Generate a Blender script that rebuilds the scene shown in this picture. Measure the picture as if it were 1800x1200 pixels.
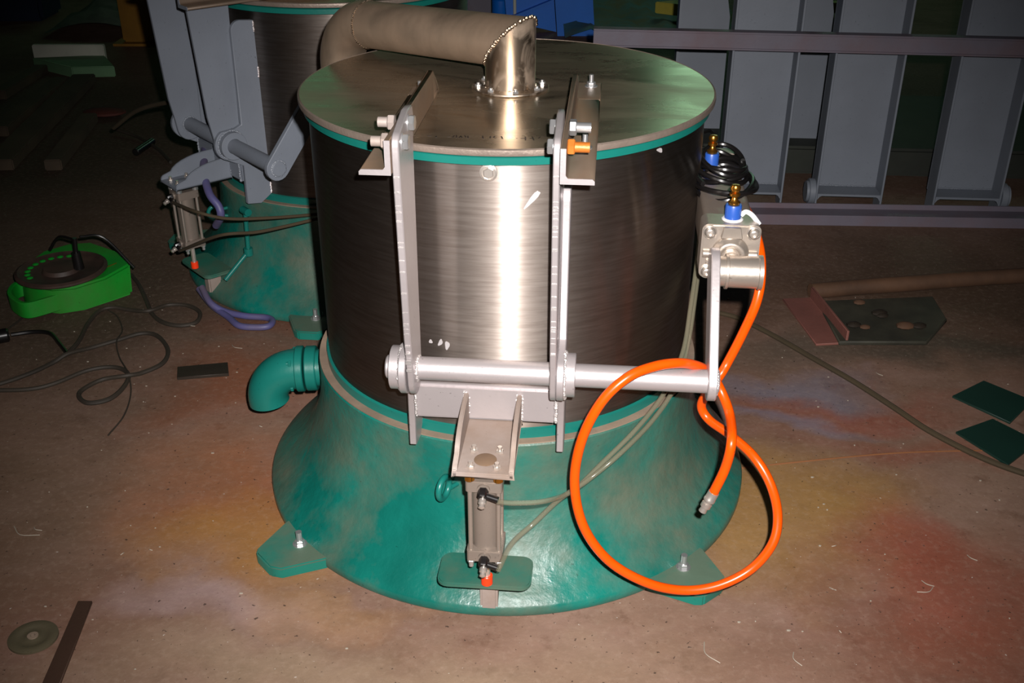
import bpy, bmesh, math, random
from mathutils import Vector, Matrix
random.seed(7)
S = bpy.context.scene
COL = S.collection
for o in list(bpy.data.objects): bpy.data.objects.remove(o)

# ------------------------------------------------------------------ camera, world, light
F, CD, CH, PITCH, YAW = 1885.3, 1.8645, 1.2777, 0.4936, 0.0052
cam_d = bpy.data.cameras.new('camera'); cam_d.sensor_width = 36; cam_d.lens = F/1800*36
cam_d.clip_start = 0.02; cam_d.clip_end = 60
cam = bpy.data.objects.new('camera', cam_d); COL.objects.link(cam)
CM = Matrix.Rotation(-YAW, 4, 'Z') @ Matrix.Rotation(math.pi/2-PITCH, 4, 'X') @ Matrix.Rotation(0.0016, 4, 'Z')
cam.matrix_world = Matrix.Translation((0, -CD, CH)) @ CM
S.camera = cam
w = bpy.data.worlds.new('world'); S.world = w; w.use_nodes = True
w.node_tree.nodes['Background'].inputs[0].default_value = (0.45, 0.6, 0.5, 1)
w.node_tree.nodes['Background'].inputs[1].default_value = 0.006
# the camera's own flash: a small lamp just above and to the right of the lens
FLASH = bpy.data.lights.new('camera_flash', 'SPOT')
FLASH.energy = 340; FLASH.shadow_soft_size = 0.012; FLASH.color = (1.0, 0.96, 0.94)
FLASH.spot_size = math.radians(72); FLASH.spot_blend = 1.0
fl = bpy.data.objects.new('camera_flash', FLASH); COL.objects.link(fl)
fl.matrix_world = cam.matrix_world @ Matrix.Translation((0.05, 0.055, 0.02)) @ Matrix.Rotation(math.radians(-4), 4, 'X')
S.view_settings.view_transform = 'Standard'; S.view_settings.look = 'None'
S.view_settings.exposure = 0.0; S.view_settings.gamma = 1.0; S.view_settings.use_curve_mapping = False

# photograph pixel -> point of the place (on a floor-parallel plane, a plane y=const or an upright cylinder)
def ray(u, v):
    d = CM.to_3x3() @ Vector(((u-900)/F, -(v-600)/F, -1)); return d
C0 = Vector((0, -CD, CH))
def onz(u, v, z=0.0):
    d = ray(u, v); return C0 + d*((z-CH)/d.z)
def ony(u, v, y):
    d = ray(u, v); return C0 + d*((y+CD)/d.y)

# ------------------------------------------------------------------ materials
def srgb(r, g, b):
    f = lambda c: (c/255/12.92) if c/255 <= .04045 else ((c/255+.055)/1.055)**2.4
    return (f(r), f(g), f(b), 1)
def newmat(name):
    m = bpy.data.materials.new(name); m.use_nodes = True
    nt = m.node_tree; return m, nt, nt.nodes['Principled BSDF']
def noise(nt, scale, detail=3, rough=.55, stretch=None, coord='Object', dist=0.0, rot=0):
    tc = nt.nodes.new('ShaderNodeTexCoord'); n = nt.nodes.new('ShaderNodeTexNoise')
    n.inputs['Scale'].default_value = scale; n.inputs['Detail'].default_value = detail
    n.inputs['Roughness'].default_value = rough; n.inputs['Distortion'].default_value = dist
    if stretch or rot:
        mp = nt.nodes.new('ShaderNodeMapping'); mp.inputs['Scale'].default_value = stretch or (1,1,1)
        mp.inputs['Rotation'].default_value = (0, 0, rot)
        nt.links.new(tc.outputs[coord], mp.inputs['Vector']); nt.links.new(mp.outputs[0], n.inputs['Vector'])
    else: nt.links.new(tc.outputs[coord], n.inputs['Vector'])
    return n.outputs['Fac']
def ramp(nt, fac, a, b, lo=0.0, hi=1.0):
    r = nt.nodes.new('ShaderNodeMapRange'); r.inputs['From Min'].default_value = a; r.inputs['From Max'].default_value = b
    r.inputs['To Min'].default_value = lo; r.inputs['To Max'].default_value = hi
    nt.links.new(fac, r.inputs['Value']); return r.outputs[0]
def mix(nt, fac, a, b):
    m = nt.nodes.new('ShaderNodeMix'); m.data_type = 'RGBA'
    for k, x in ((0, fac), (6, a), (7, b)):
        if hasattr(x, 'links') or hasattr(x, 'is_linked'): nt.links.new(x, m.inputs[k])
        else: m.inputs[k].default_value = x
    return m.outputs[2]
def mulf(nt, a, b, op='MULTIPLY'):
    m = nt.nodes.new('ShaderNodeMath'); m.operation = op; m.use_clamp = True
    for k, x in ((0, a), (1, b)):
        if hasattr(x, 'is_linked'): nt.links.new(x, m.inputs[k])
        else: m.inputs[k].default_value = x
    return m.outputs[0]
def bump(nt, bs, h, strength, dist=.002):
    b = nt.nodes.new('ShaderNodeBump'); b.inputs['Strength'].default_value = strength; b.inputs['Distance'].default_value = dist
    nt.links.new(h, b.inputs['Height']); nt.links.new(b.outputs[0], bs.inputs['Normal'])
def up_facing(nt, a=.55, b=.95):
    g = nt.nodes.new('ShaderNodeNewGeometry'); s = nt.nodes.new('ShaderNodeSeparateXYZ')
    nt.links.new(g.outputs['Normal'], s.inputs[0]); return ramp(nt, s.outputs[2], a, b)

def paint(name, col, rough=.35, metallic=0.0, dark=.75, bscale=60, bstr=.25, dust=None, dustamt=.6, dcol=None, nscale=6):
    m, nt, bs = newmat(name)
    n1 = ramp(nt, noise(nt, nscale, 5), .35, .7)
    c = mix(nt, n1, tuple(x*dark for x in col[:3])+(1,), col)
    sp = ramp(nt, noise(nt, 150, 2), .70, .76)
    c = mix(nt, mulf(nt, sp, .6), c, tuple(x*.3 for x in col[:3])+(1,))
    if dust:
        d = mulf(nt, ramp(nt, noise(nt, 4.5, 6, .62), .44, .66), dustamt)
        if dust == 'up': d = mulf(nt, mulf(nt, up_facing(nt), dustamt*1.4), ramp(nt, noise(nt, 9, 4), .25, .5))
        c = mix(nt, d, c, dcol or srgb(105, 88, 68))
        nt.links.new(ramp(nt, d, 0, 1, rough, .85), bs.inputs['Roughness'])
    else: bs.inputs['Roughness'].default_value = rough
    nt.links.new(c, bs.inputs['Base Color']); bs.inputs['Metallic'].default_value = metallic
    if bstr: bump(nt, bs, noise(nt, bscale, 4), bstr)
    return m

TEAL = srgb(16, 110, 98)
M = {}
M['teal'] = paint('teal_enamel', TEAL, .26, bscale=40, bstr=1.0, dust='patch', dustamt=.55, dark=.6)
M['teal_clean'] = paint('teal_enamel_smooth', srgb(20, 106, 96), .32, bscale=50, bstr=.2, dark=.85)
M['teal_pad'] = paint('teal_enamel_dusty', srgb(30, 100, 86), .4, bscale=50, bstr=.15, dust='patch', dustamt=.5)
M['teal_foot'] = paint('teal_enamel_dusty_top', srgb(20, 112, 98), .35, bscale=50, bstr=.3, dust='up', dustamt=.38, dark=.85)
M['ledge'] = paint('dusty_ledge', srgb(142, 122, 104), .8, bscale=80, bstr=.2, nscale=9, dark=.6)
M['silver'] = paint('silver_paint', srgb(182, 174, 174), .42, metallic=.55, dark=.86, bscale=120, bstr=.12)
M['silver_dusty'] = paint('silver_paint_dusty', srgb(165, 152, 145), .6, metallic=.25, dark=.8, bscale=120, bstr=.15, dust='patch', dustamt=.55, dcol=srgb(128, 104, 84))
M['iron'] = paint('brown_filmed_angle', srgb(122, 104, 88), .5, metallic=.3, dark=.8, bscale=90, bstr=.15, dust='patch', dustamt=.7, dcol=srgb(128, 96, 66))
M['grey'] = paint('grey_primer_and_dim_silver', srgb(118, 124, 134), .5, dark=.88, bscale=150, bstr=.12)
M['grey_mauve'] = paint('grey_primer_rusty', srgb(108, 102, 114), .55, dark=.85, bscale=120, bstr=.15, dust='patch', dustamt=.35, dcol=srgb(110, 70, 62))
M['cast'] = paint('cast_aluminium', srgb(190, 178, 166), .38, metallic=.75, dark=.8, bscale=140, bstr=.12)
M['cast_grey'] = paint('cylinder_grey', srgb(132, 120, 110), .4, metallic=.35, dark=.85, bscale=120, bstr=.1)
M['zinc'] = paint('zinc_bolt', srgb(205, 205, 205), .28, metallic=.8, dark=.8, bstr=0)
M['chrome'] = paint('chrome', srgb(215, 205, 195), .3, metallic=.75, dark=.8, bstr=0)
M['brass'] = paint('brass', srgb(215, 150, 60), .25, metallic=.95, dark=.7, bstr=0)
M['rusty'] = paint('rusty_nut', srgb(205, 118, 45), .45, metallic=.3, dark=.7, bscale=200, bstr=.3)
M['blue'] = paint('blue_plastic', srgb(40, 82, 165), .35, dark=.9, bstr=0)
M['white'] = paint('white_tape', srgb(215, 215, 215), .5, dark=.9, bstr=0)
M['orange'] = paint('orange_hose', srgb(220, 76, 3), .3, dark=.93, bstr=0)
M['tip'] = paint('orange_cap', srgb(240, 60, 20), .35, dark=.9, bstr=0)
M['black'] = paint('black_rubber', srgb(22, 20, 20), .3, dark=.7, bstr=0)
M['cable'] = paint('dusty_cable', srgb(52, 44, 34), .7, dark=.6, bstr=.2)
M['dustcable'] = paint('olive_cable', srgb(66, 54, 34), .85, dark=.7, bstr=.3)
M['lilac'] = paint('lilac_hose', srgb(84, 82, 128), .5, dark=.8, bstr=.1, dust='patch', dustamt=.5)
M['green'] = paint('green_plastic', srgb(20, 150, 42), .45, dark=.75, bstr=.1, dust='patch', dustamt=.35, dcol=srgb(70, 60, 30))
M['reel'] = paint('reel_dark', srgb(70, 52, 44), .6, dark=.5, bstr=.3, nscale=20)
M['darksteel'] = paint('dark_flat_bar', srgb(72, 52, 42), .5, metallic=.3, dark=.8, bscale=80, bstr=.2)
M['blacksteel'] = paint('black_flat_bar', srgb(52, 44, 36), .5, metallic=.2, dark=.6, bscale=80, bstr=.3)
M['disc'] = paint('olive_disc', srgb(80, 72, 52), .7, dark=.7, bscale=80, bstr=.3)
M['greenplate'] = paint('green_sheet', srgb(18, 48, 40), .5, dark=.8, bscale=50, bstr=.1)
M['redangle'] = paint('red_oxide_angle', srgb(124, 76, 66), .7, dark=.7, bscale=80, bstr=.3)
M['rustpipe'] = paint('rusty_pipe', srgb(92, 64, 44), .75, dark=.55, bscale=50, bstr=.3, nscale=9)
M['shadedplate'] = paint('shaded_plate', srgb(58, 56, 44), .7, dark=.5, bscale=40, bstr=.4, nscale=12)
M['darkgreen'] = paint('dark_green_plinth', srgb(40, 44, 36), .7, dark=.6, bscale=50, bstr=.2)
M['bluepaint'] = paint('blue_paint', srgb(0, 112, 220), .5, dark=.85, bscale=60, bstr=.1)
M['tealsheet'] = paint('teal_sheet', srgb(92, 140, 138), .7, dark=.6, bscale=20, bstr=.3, nscale=4, dust='patch', dustamt=.9, dcol=srgb(120, 112, 70))
M['yellow'] = paint('yellow_paint', srgb(190, 176, 70), .6, dark=.7, bscale=60, bstr=.2)
M['ochre'] = paint('ochre_post', srgb(150, 104, 20), .6, dark=.7, bscale=60, bstr=.2)
M['timber'] = paint('dark_timber', srgb(76, 62, 46), .8, dark=.6, bscale=40, bstr=.3)
M['palebox'] = paint('pale_board', srgb(200, 200, 185), .7, dark=.8, bscale=60, bstr=.1)
M['palegreen'] = paint('pale_green_board', srgb(100, 138, 100), .7, dark=.8, bscale=60, bstr=.1)
M['cloth'] = paint('grey_sheeting', srgb(112, 112, 104), .8, dark=.5, bscale=20, bstr=.4, nscale=9)
M['rag'] = paint('red_rag', srgb(80, 34, 24), .8, dark=.5, bscale=40, bstr=.3)
M['wall'] = paint('dark_wall', srgb(70, 64, 50), .8, dark=.8, bscale=8, bstr=.1)
M['roof'] = paint('dark_roof', srgb(60, 56, 50), .9, dark=.8, bscale=8, bstr=.1)

def clear_mat():
    m, nt, bs = newmat('clear_tube')
    bs.inputs['Base Color'].default_value = srgb(120, 116, 96); bs.inputs['Roughness'].default_value = .12
    bs.inputs['Alpha'].default_value = .38
    return m
M['clear'] = clear_mat()

def steel(name, col, rough, aniso, tangent_axis=None, stretch=(1,1,60), film=0.0, filmcol=None, scratch=.12, rot=0, nsc=3.2, frange=(.45, .62), specks=True):
    m, nt, bs = newmat(name)
    b = noise(nt, 9, 4, .6, stretch=stretch, rot=rot)
    c = mix(nt, ramp(nt, b, .3, .7), tuple(x*.8 for x in col[:3])+(1,), col)
    bs.inputs['Metallic'].default_value = 1
    if film:
        f = mulf(nt, ramp(nt, noise(nt, nsc, 7, .62, stretch=(1.0, 2.2, 1), dist=.9), *frange), film)
        c = mix(nt, f, c, filmcol)
        nt.links.new(ramp(nt, f, 0, 1, 1, .25), bs.inputs['Metallic'])
        nt.links.new(ramp(nt, f, 0, 1, rough, .55), bs.inputs['Roughness'])
    else:
        nt.links.new(ramp(nt, b, .3, .7, rough*.85, rough*1.15), bs.inputs['Roughness'])
    nt.links.new(c, bs.inputs['Base Color'])
    bs.inputs['Anisotropic'].default_value = aniso
    if tangent_axis:
        t = nt.nodes.new('ShaderNodeTangent'); t.direction_type = 'RADIAL'; t.axis = tangent_axis
        nt.links.new(t.outputs[0], bs.inputs['Tangent'])
    bump(nt, bs, b, scratch, .0006)
    return m
def drum_mat():
    m, nt, bs = newmat('brushed_stainless')
    b = noise(nt, 14, 4, .6, stretch=(1, 1, 14))
    n2 = noise(nt, 5, 4, .6)
    c = mix(nt, ramp(nt, b, .35, .65), srgb(146, 135, 127), srgb(164, 154, 146))
    c = mix(nt, mulf(nt, ramp(nt, n2, .5, .75), .5), c, srgb(130, 108, 90))
    t = nt.nodes.new('ShaderNodeTangent'); t.direction_type = 'RADIAL'; t.axis = 'Z'
    out = nt.nodes['Material Output']
    b2 = nt.nodes.new('ShaderNodeBsdfPrincipled'); ms = nt.nodes.new('ShaderNodeMixShader')
    for x, r_, an in ((bs, .36, 1.0), (b2, .70, .82)):
        x.inputs['Metallic'].default_value = 1; x.inputs['Roughness'].default_value = r_
        x.inputs['Anisotropic'].default_value = an; x.inputs['Anisotropic Rotation'].default_value = .25
        nt.links.new(t.outputs[0], x.inputs['Tangent']); nt.links.new(c, x.inputs['Base Color'])
    ms.inputs[0].default_value = .5
    nt.links.new(bs.outputs[0], ms.inputs[1]); nt.links.new(b2.outputs[0], ms.inputs[2]); nt.links.new(ms.outputs[0], out.inputs[0])
    return m
M['drum'] = drum_mat()
M['lid'] = steel('stainless_lid', srgb(182, 166, 142), .2, .3, None, stretch=(1, 14, 1), film=.55, filmcol=srgb(108, 84, 66), scratch=.05, nsc=3.5, frange=(.25, .8))
M['pipe'] = steel('dull_stainless_pipe', srgb(176, 156, 134), .5, .2, None, stretch=(6, 6, 1), film=.85, filmcol=srgb(138, 114, 94), scratch=.15, nsc=4, frange=(.2, .75))
M['riser'] = steel('bright_stainless_pipe', srgb(190, 172, 152), .3, .3, None, stretch=(12, 12, 1), film=.4, filmcol=srgb(150, 126, 108), scratch=.2, nsc=14)
M['weld'] = steel('weld_bead', srgb(170, 150, 130), .3, 0, None, stretch=(20, 20, 20), scratch=.6)
M['silverweld'] = paint('painted_weld', srgb(215, 208, 205), .3, metallic=.6, dark=.7, bscale=200, bstr=.6)
M['chip'] = paint('bright_chip', srgb(175, 165, 150), .4, metallic=.2, dark=.9, bstr=0)
M['rim'] = paint('dull_lid_edge', srgb(150, 134, 122), .45, metallic=.5, dark=.7, bscale=200, bstr=.3, nscale=12)
M['smear'] = paint('pale_smear', srgb(196, 190, 190), .5, metallic=.3, dark=.8, bstr=0)
M['mark'] = paint('faded_ink', srgb(45, 34, 26), .6, dark=.7, bstr=0)

def floor_mat():
    m, nt, bs = newmat('stained_steel_floor')
    n = noise(nt, 1.5, 8, .62, dist=.4)
    c = mix(nt, ramp(nt, n, .35, .68), srgb(116, 84, 68), srgb(142, 114, 97))
    n2 = ramp(nt, noise(nt, 5, 6, .65, stretch=(1, 1.6, 1)), .46, .66)
    c = mix(nt, mulf(nt, n2, .45), c, srgb(150, 120, 108))
    n3 = ramp(nt, noise(nt, 11, 6, .7), .56, .70)
    c = mix(nt, mulf(nt, n3, .6), c, srgb(92, 62, 46))
    tc = nt.nodes.new('ShaderNodeTexCoord')
    nz = nt.nodes.new('ShaderNodeTexNoise'); nz.inputs['Scale'].default_value = 3.2; nz.inputs['Detail'].default_value = 6
    nt.links.new(tc.outputs['Object'], nz.inputs['Vector'])
    vm = nt.nodes.new('ShaderNodeVectorMath'); vm.operation = 'MULTIPLY_ADD'
    nt.links.new(nz.outputs['Color'], vm.inputs[0]); vm.inputs[1].default_value = (.55, .55, 0)
    nt.links.new(tc.outputs['Object'], vm.inputs[2])
    # paint-overspray, rust and dust stains of the shop floor, plus painted far falloff: (x, y, rx, ry, colour, strength)
    blobs = [(-.55, -.12, .24, .22, srgb(160, 94, 50), .55), (-.50, -.28, .20, .12, srgb(160, 114, 52), .6),
             (-.36, -.45, .13, .06, srgb(164, 120, 56), .55), (-.62, .30, .22, .14, srgb(150, 78, 40), .6),
             (-.42, .66, .30, .12, srgb(160, 76, 44), .6), (-.50, -.46, .22, .06, srgb(158, 134, 132), .6),
             (.55, -.22, .22, .18, srgb(156, 118, 56), .65), (.68, -.10, .20, .12, srgb(148, 112, 62), .5),
             (.78, -.34, .14, .20, srgb(150, 66, 44), .55), (.88, -.5, .34, .26, srgb(126, 66, 48), .5),
             (.62, .28, .22, .07, srgb(120, 120, 136), .6), (.60, .14, .16, .035, srgb(122, 122, 146), .4),
             (.75, .20, .30, .05, srgb(146, 78, 62), .55), (.85, .06, .25, .05, srgb(138, 74, 52), .45),
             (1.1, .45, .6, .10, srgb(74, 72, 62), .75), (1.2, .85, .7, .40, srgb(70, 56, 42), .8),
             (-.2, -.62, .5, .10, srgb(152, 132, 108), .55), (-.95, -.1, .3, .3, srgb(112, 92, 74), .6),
             (-1.2, .7, .7, .5, srgb(66, 56, 44), .8), (-1.8, 2.2, 1.6, 1.5, srgb(48, 40, 30), .85), (1.4, 2.6, 1.8, 1.2, srgb(44, 38, 28), .8)]  # widest far patches: flash falloff darkened into the floor colour
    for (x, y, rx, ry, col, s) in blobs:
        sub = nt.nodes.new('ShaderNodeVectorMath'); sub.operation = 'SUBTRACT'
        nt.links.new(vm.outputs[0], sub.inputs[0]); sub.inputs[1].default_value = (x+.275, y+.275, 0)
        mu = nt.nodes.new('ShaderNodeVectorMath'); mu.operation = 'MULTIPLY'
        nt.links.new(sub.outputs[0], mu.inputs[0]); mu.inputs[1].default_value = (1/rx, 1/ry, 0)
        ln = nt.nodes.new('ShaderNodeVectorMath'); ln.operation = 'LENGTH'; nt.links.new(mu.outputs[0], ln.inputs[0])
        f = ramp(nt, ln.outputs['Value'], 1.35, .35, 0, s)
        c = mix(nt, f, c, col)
    sp = ramp(nt, noise(nt, 95, 3, .6), .665, .70)
    c = mix(nt, mulf(nt, sp, .8), c, srgb(40, 30, 24))
    sp2 = ramp(nt, noise(nt, 120, 2, .5, stretch=(1, 1, 3)), .74, .77)
    c = mix(nt, mulf(nt, sp2, .8), c, srgb(200, 190, 180))
    g1 = ramp(nt, noise(nt, 17, 8, .75, stretch=(1, 1.3, 1)), .36, .64)
    c = mix(nt, mulf(nt, g1, .17), c, srgb(74, 56, 44))
    g2 = ramp(nt, noise(nt, 70, 4, .7), .5, .72)
    c = mix(nt, mulf(nt, g2, .16), c, srgb(182, 160, 142))
    hsv = nt.nodes.new('ShaderNodeHueSaturation'); hsv.inputs['Value'].default_value = .88
    nt.links.new(c, hsv.inputs['Color'])
    nt.links.new(hsv.outputs[0], bs.inputs['Base Color']); bs.inputs['Roughness'].default_value = .72
    bs.inputs['Specular IOR Level'].default_value = .3
    bump(nt, bs, noise(nt, 45, 6, .65), .35, .003)
    return m
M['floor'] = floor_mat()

# ------------------------------------------------------------------ mesh builder
class MB:
    def __init__(s): s.v = []; s.f = []
    def add(s, v, f):
        n = len(s.v); s.v += [Vector(x) for x in v]; s.f += [tuple(i+n for i in q) for q in f]; return s
    def box(s, x0, x1, y0, y1, z0, z1, M4=None):
        v = [Vector((x, y, z)) for x in (x0, x1) for y in (y0, y1) for z in (z0, z1)]
        if M4: v = [M4 @ p for p in v]
        return s.add(v, [(0,1,3,2), (4,6,7,5), (0,4,5,1), (2,3,7,6), (0,2,6,4), (1,5,7,3)])
    def rings(s, R, closed=False, cap=True):
        n = len(R[0]); v = [p for r in R for p in r]; f = []
        k = len(R)
        for i in range(k if closed else k-1):
            a = i*n; b = ((i+1) % k)*n
            for j in range(n): f.append((a+j, a+(j+1) % n, b+(j+1) % n, b+j))
        if cap and not closed: f += [tuple(range(n))[::-1], tuple((k-1)*n+j for j in range(n))]
        return s.add(v, f)
    def lathe(s, prof, n=64, p0=(0,0,0), axis=(0,0,1), cap=True, closed=False, phase=0):
        q = Vector((0,0,1)).rotation_difference(Vector(axis).normalized()); p0 = Vector(p0)
        R = [[p0 + q @ Vector((r*math.cos(2*math.pi*j/n+phase), r*math.sin(2*math.pi*j/n+phase), z)) for j in range(n)] for r, z in prof]
        return s.rings(R, closed=closed, cap=cap)
    def cyl(s, p0, p1, r, n=24, r2=None, ch=0, phase=0):
        p0 = Vector(p0); p1 = Vector(p1); L = (p1-p0).length; r2 = r if r2 is None else r2
        prof = [(r, 0), (r2, L)] if not ch else [(r-ch, 0), (r, ch), (r2, L-ch), (r2-ch, L)]
        return s.lathe(prof, n, p0, p1-p0, phase=phase)
    def tube(s, pts, r, n=12, cap=True):
        pts = [Vector(p) for p in pts]; R = []
        t = (pts[1]-pts[0]).normalized(); up = Vector((0,0,1)) if abs(t.z) < .9 else Vector((1,0,0))
        nn = (up - t*up.dot(t)).normalized()
        for i, p in enumerate(pts):
            a = pts[max(0, i-1)]; b = pts[min(len(pts)-1, i+1)]; t = (b-a).normalized()
            nn = (nn - t*nn.dot(t)).normalized(); bb = t.cross(nn)
            rr = r[i] if isinstance(r, (list, tuple)) else r
            R.append([p + (nn*math.cos(2*math.pi*j/n)+bb*math.sin(2*math.pi*j/n))*rr for j in range(n)])
        return s.rings(R, cap=cap)
    def prism(s, poly, fn, a, b):
        # poly of 2D points; fn(u, v, w) -> 3D; extruded between w=a and w=b
        n = len(poly); v = [fn(p[0], p[1], a) for p in poly] + [fn(p[0], p[1], b) for p in poly]
        f = [tuple(range(n))[::-1], tuple(range(n, 2*n))] + [(i, (i+1) % n, n+(i+1) % n, n+i) for i in range(n)]
        return s.add(v, f)
    def torus(s, c, axis, R, r, n=28, m=10):
        q = Vector((0,0,1)).rotation_difference(Vector(axis).normalized()); c = Vector(c)
        rings = [[c + q @ Vector(((R+r*math.cos(2*math.pi*k/m))*math.cos(2*math.pi*j/n), (R+r*math.cos(2*math.pi*k/m))*math.sin(2*math.pi*j/n), r*math.sin(2*math.pi*k/m))) for k in range(m)] for j in range(n)]
        return s.rings(rings, closed=True)
    def ball(s, c, r, n=8, m=5, sq=(1,1,1)):
        c = Vector(c)
        prof = [(max(1e-4, r*math.sin(math.pi*i/m)), -r*math.cos(math.pi*i/m)) for i in range(m+1)]
        R = [[c + Vector((a*math.cos(2*math.pi*j/n)*sq[0], a*math.sin(2*math.pi*j/n)*sq[1], z*sq[2])) for j in range(n)] for a, z in prof]
        return s.rings(R)
    def hexbolt(s, p, axis, r, h, stud=0, sr=None):
        p = Vector(p); a = Vector(axis).normalized()
        s.lathe([(r*.9, 0), (r, h*.12), (r, h*.85), (r*.86, h)], 6, p, a, phase=random.random())
        if stud: s.cyl(p+a*h*.9, p+a*(h+stud), sr or r*.55, 10)
        return s
    def bead(s, pts, r, step=None):
        pts = [Vector(p) for p in pts]; step = step or r*1.15
        for a, b in zip(pts, pts[1:]):
            k = max(1, int((b-a).length/step))
            for i in range(k):
                p = a.lerp(b, i/k)+Vector([random.uniform(-r, r)*.22 for _ in range(3)])
                s.ball(p, r*random.uniform(.7, 1.25), 6, 4)
        return s
    def build(s, name, mat, parent=None, bevel=0, smooth=38, label=None, seg=2):
        bm = bmesh.new(); vs = [bm.verts.new(v) for v in s.v]
        for f in s.f:
            try: bm.faces.new([vs[i] for i in f])
            except ValueError: pass
        bmesh.ops.remove_doubles(bm, verts=bm.verts, dist=1e-6)
        bmesh.ops.recalc_face_normals(bm, faces=bm.faces)
        if bevel:
            es = [e for e in bm.edges if len(e.link_faces) == 2 and e.calc_face_angle(0) > math.radians(35)]
            bmesh.ops.bevel(bm, geom=es, offset=bevel, segments=seg, affect='EDGES', clamp_overlap=True)
        for e in bm.edges:
            if len(e.link_faces) == 2 and e.calc_face_angle(0) > math.radians(smooth): e.smooth = False
        for f in bm.faces: f.smooth = True
        me = bpy.data.meshes.new(name); bm.to_mesh(me); bm.free()
        me.materials.append(M[mat] if isinstance(mat, str) else mat)
        o = bpy.data.objects.new(name, me); COL.objects.link(o)
        if parent is not None: o.parent = parent
        if label: o['label'] = label
        return o
def tag(o, label, cat, group=None, kind=None):
    o['label'] = label; o['category'] = cat
    if group: o['group'] = group
    if kind: o['kind'] = kind
    return o
def empty(name, loc, rz, label, cat, group=None):
    o = bpy.data.objects.new(name, None); COL.objects.link(o); o.location = loc; o.rotation_euler = (0, 0, rz)
    return tag(o, label, cat, group)
def smoothpath(P, k=8):
    P = [Vector(p) for p in P]; Q = [P[0]*2-P[1]] + P + [P[-1]*2-P[-2]]; out = []
    for i in range(1, len(Q)-2):
        a, b, c, d = Q[i-1:i+3]
        for j in range(k):
            t = j/k
            out.append(.5*((2*b)+(c-a)*t+(2*a-5*b+4*c-d)*t*t+(3*b-a-3*c+d)*t**3))
    out.append(P[-1]); return out
def arcpoly(cx, cy, r, a0, a1, n=8):
    return [(cx+r*math.cos(math.radians(a0+(a1-a0)*i/n)), cy+r*math.sin(math.radians(a0+(a1-a0)*i/n))) for i in range(n+1)]
def rrect(x0, x1, y0, y1, r, n=5):
    return arcpoly(x1-r, y1-r, r, 0, 90, n)+arcpoly(x0+r, y1-r, r, 90, 180, n)+arcpoly(x0+r, y0+r, r, 180, 270, n)+arcpoly(x1-r, y0+r, r, 270, 360, n)
FX = lambda y, z, x: (x, y, z)      # plane across x
FZ = lambda x, y, z: (x, y, z)
FY = lambda x, z, y: (x, y, z)

# ------------------------------------------------------------------ the setting
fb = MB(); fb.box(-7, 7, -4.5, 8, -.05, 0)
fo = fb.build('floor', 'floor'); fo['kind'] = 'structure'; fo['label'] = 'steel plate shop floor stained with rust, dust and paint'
s1 = MB()
seam = [onz(1288, 824), onz(1400, 812), onz(1560, 797), onz(1700, 792), onz(1900, 790)]
s1.tube([p+Vector((0, 0, -.001)) for p in smoothpath(seam, 6)], .0028, 6)
so = s1.build('trim_1', paint('rusty_seam', srgb(128, 80, 44), .8, bstr=.4)); so['kind'] = 'structure'; so['label'] = 'rusty welded seam between floor plates'
WY = 7.6
for nm, b in (('wall_back', (-7, 7, WY, WY+.15, 0, 5.5)), ('wall_left', (-7.15, -7, -4.5, WY, 0, 5.5)), ('wall_right', (7, 7.15, -4.5, WY, 0, 5.5))):
    o = MB().box(*b).build(nm, 'wall'); o['kind'] = 'structure'; o['label'] = 'dark shop wall'
o = MB().box(-7.15, 7.15, -4.5, WY+.15, 5.5, 5.6).build('ceiling', 'roof'); o['kind'] = 'structure'; o['label'] = 'dark shop ceiling'
def window(i, x0, x1, z0, z1, strength, col):
    m, nt, bs = newmat('dusk_pane')
    bs.inputs['Base Color'].default_value = (.1, .15, .12, 1); bs.inputs['Roughness'].default_value = .4
    bs.inputs['Emission Color'].default_value = col; bs.inputs['Emission Strength'].default_value = strength
    fr = MB().box(x0-.06, x1+.06, WY-.04, WY, z0-.06, z0).box(x0-.06, x1+.06, WY-.04, WY, z1, z1+.06)
    fr.box(x0-.06, x0, WY-.04, WY, z0, z1).box(x1, x1+.06, WY-.04, WY, z0, z1)
    f = fr.build('window_%d' % i, 'darksteel'); f['kind'] = 'structure'; f['label'] = 'high shop window with green tinted panes'
    k = 3
    for j in range(k):
        a = x0+(x1-x0)*j/k; b = x0+(x1-x0)*(j+1)/k-.03
        MB().box(a, b, WY-.03, WY-.01, z0, z1).build('pane', m, f)
window(1, 1.45, 2.9, 2.3, 3.6, 3.0, (.40, .80, .52, 1))
window(2, -3.6, -1.4, 2.3, 3.5, .7, (.25, .7, .38, 1))

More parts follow.
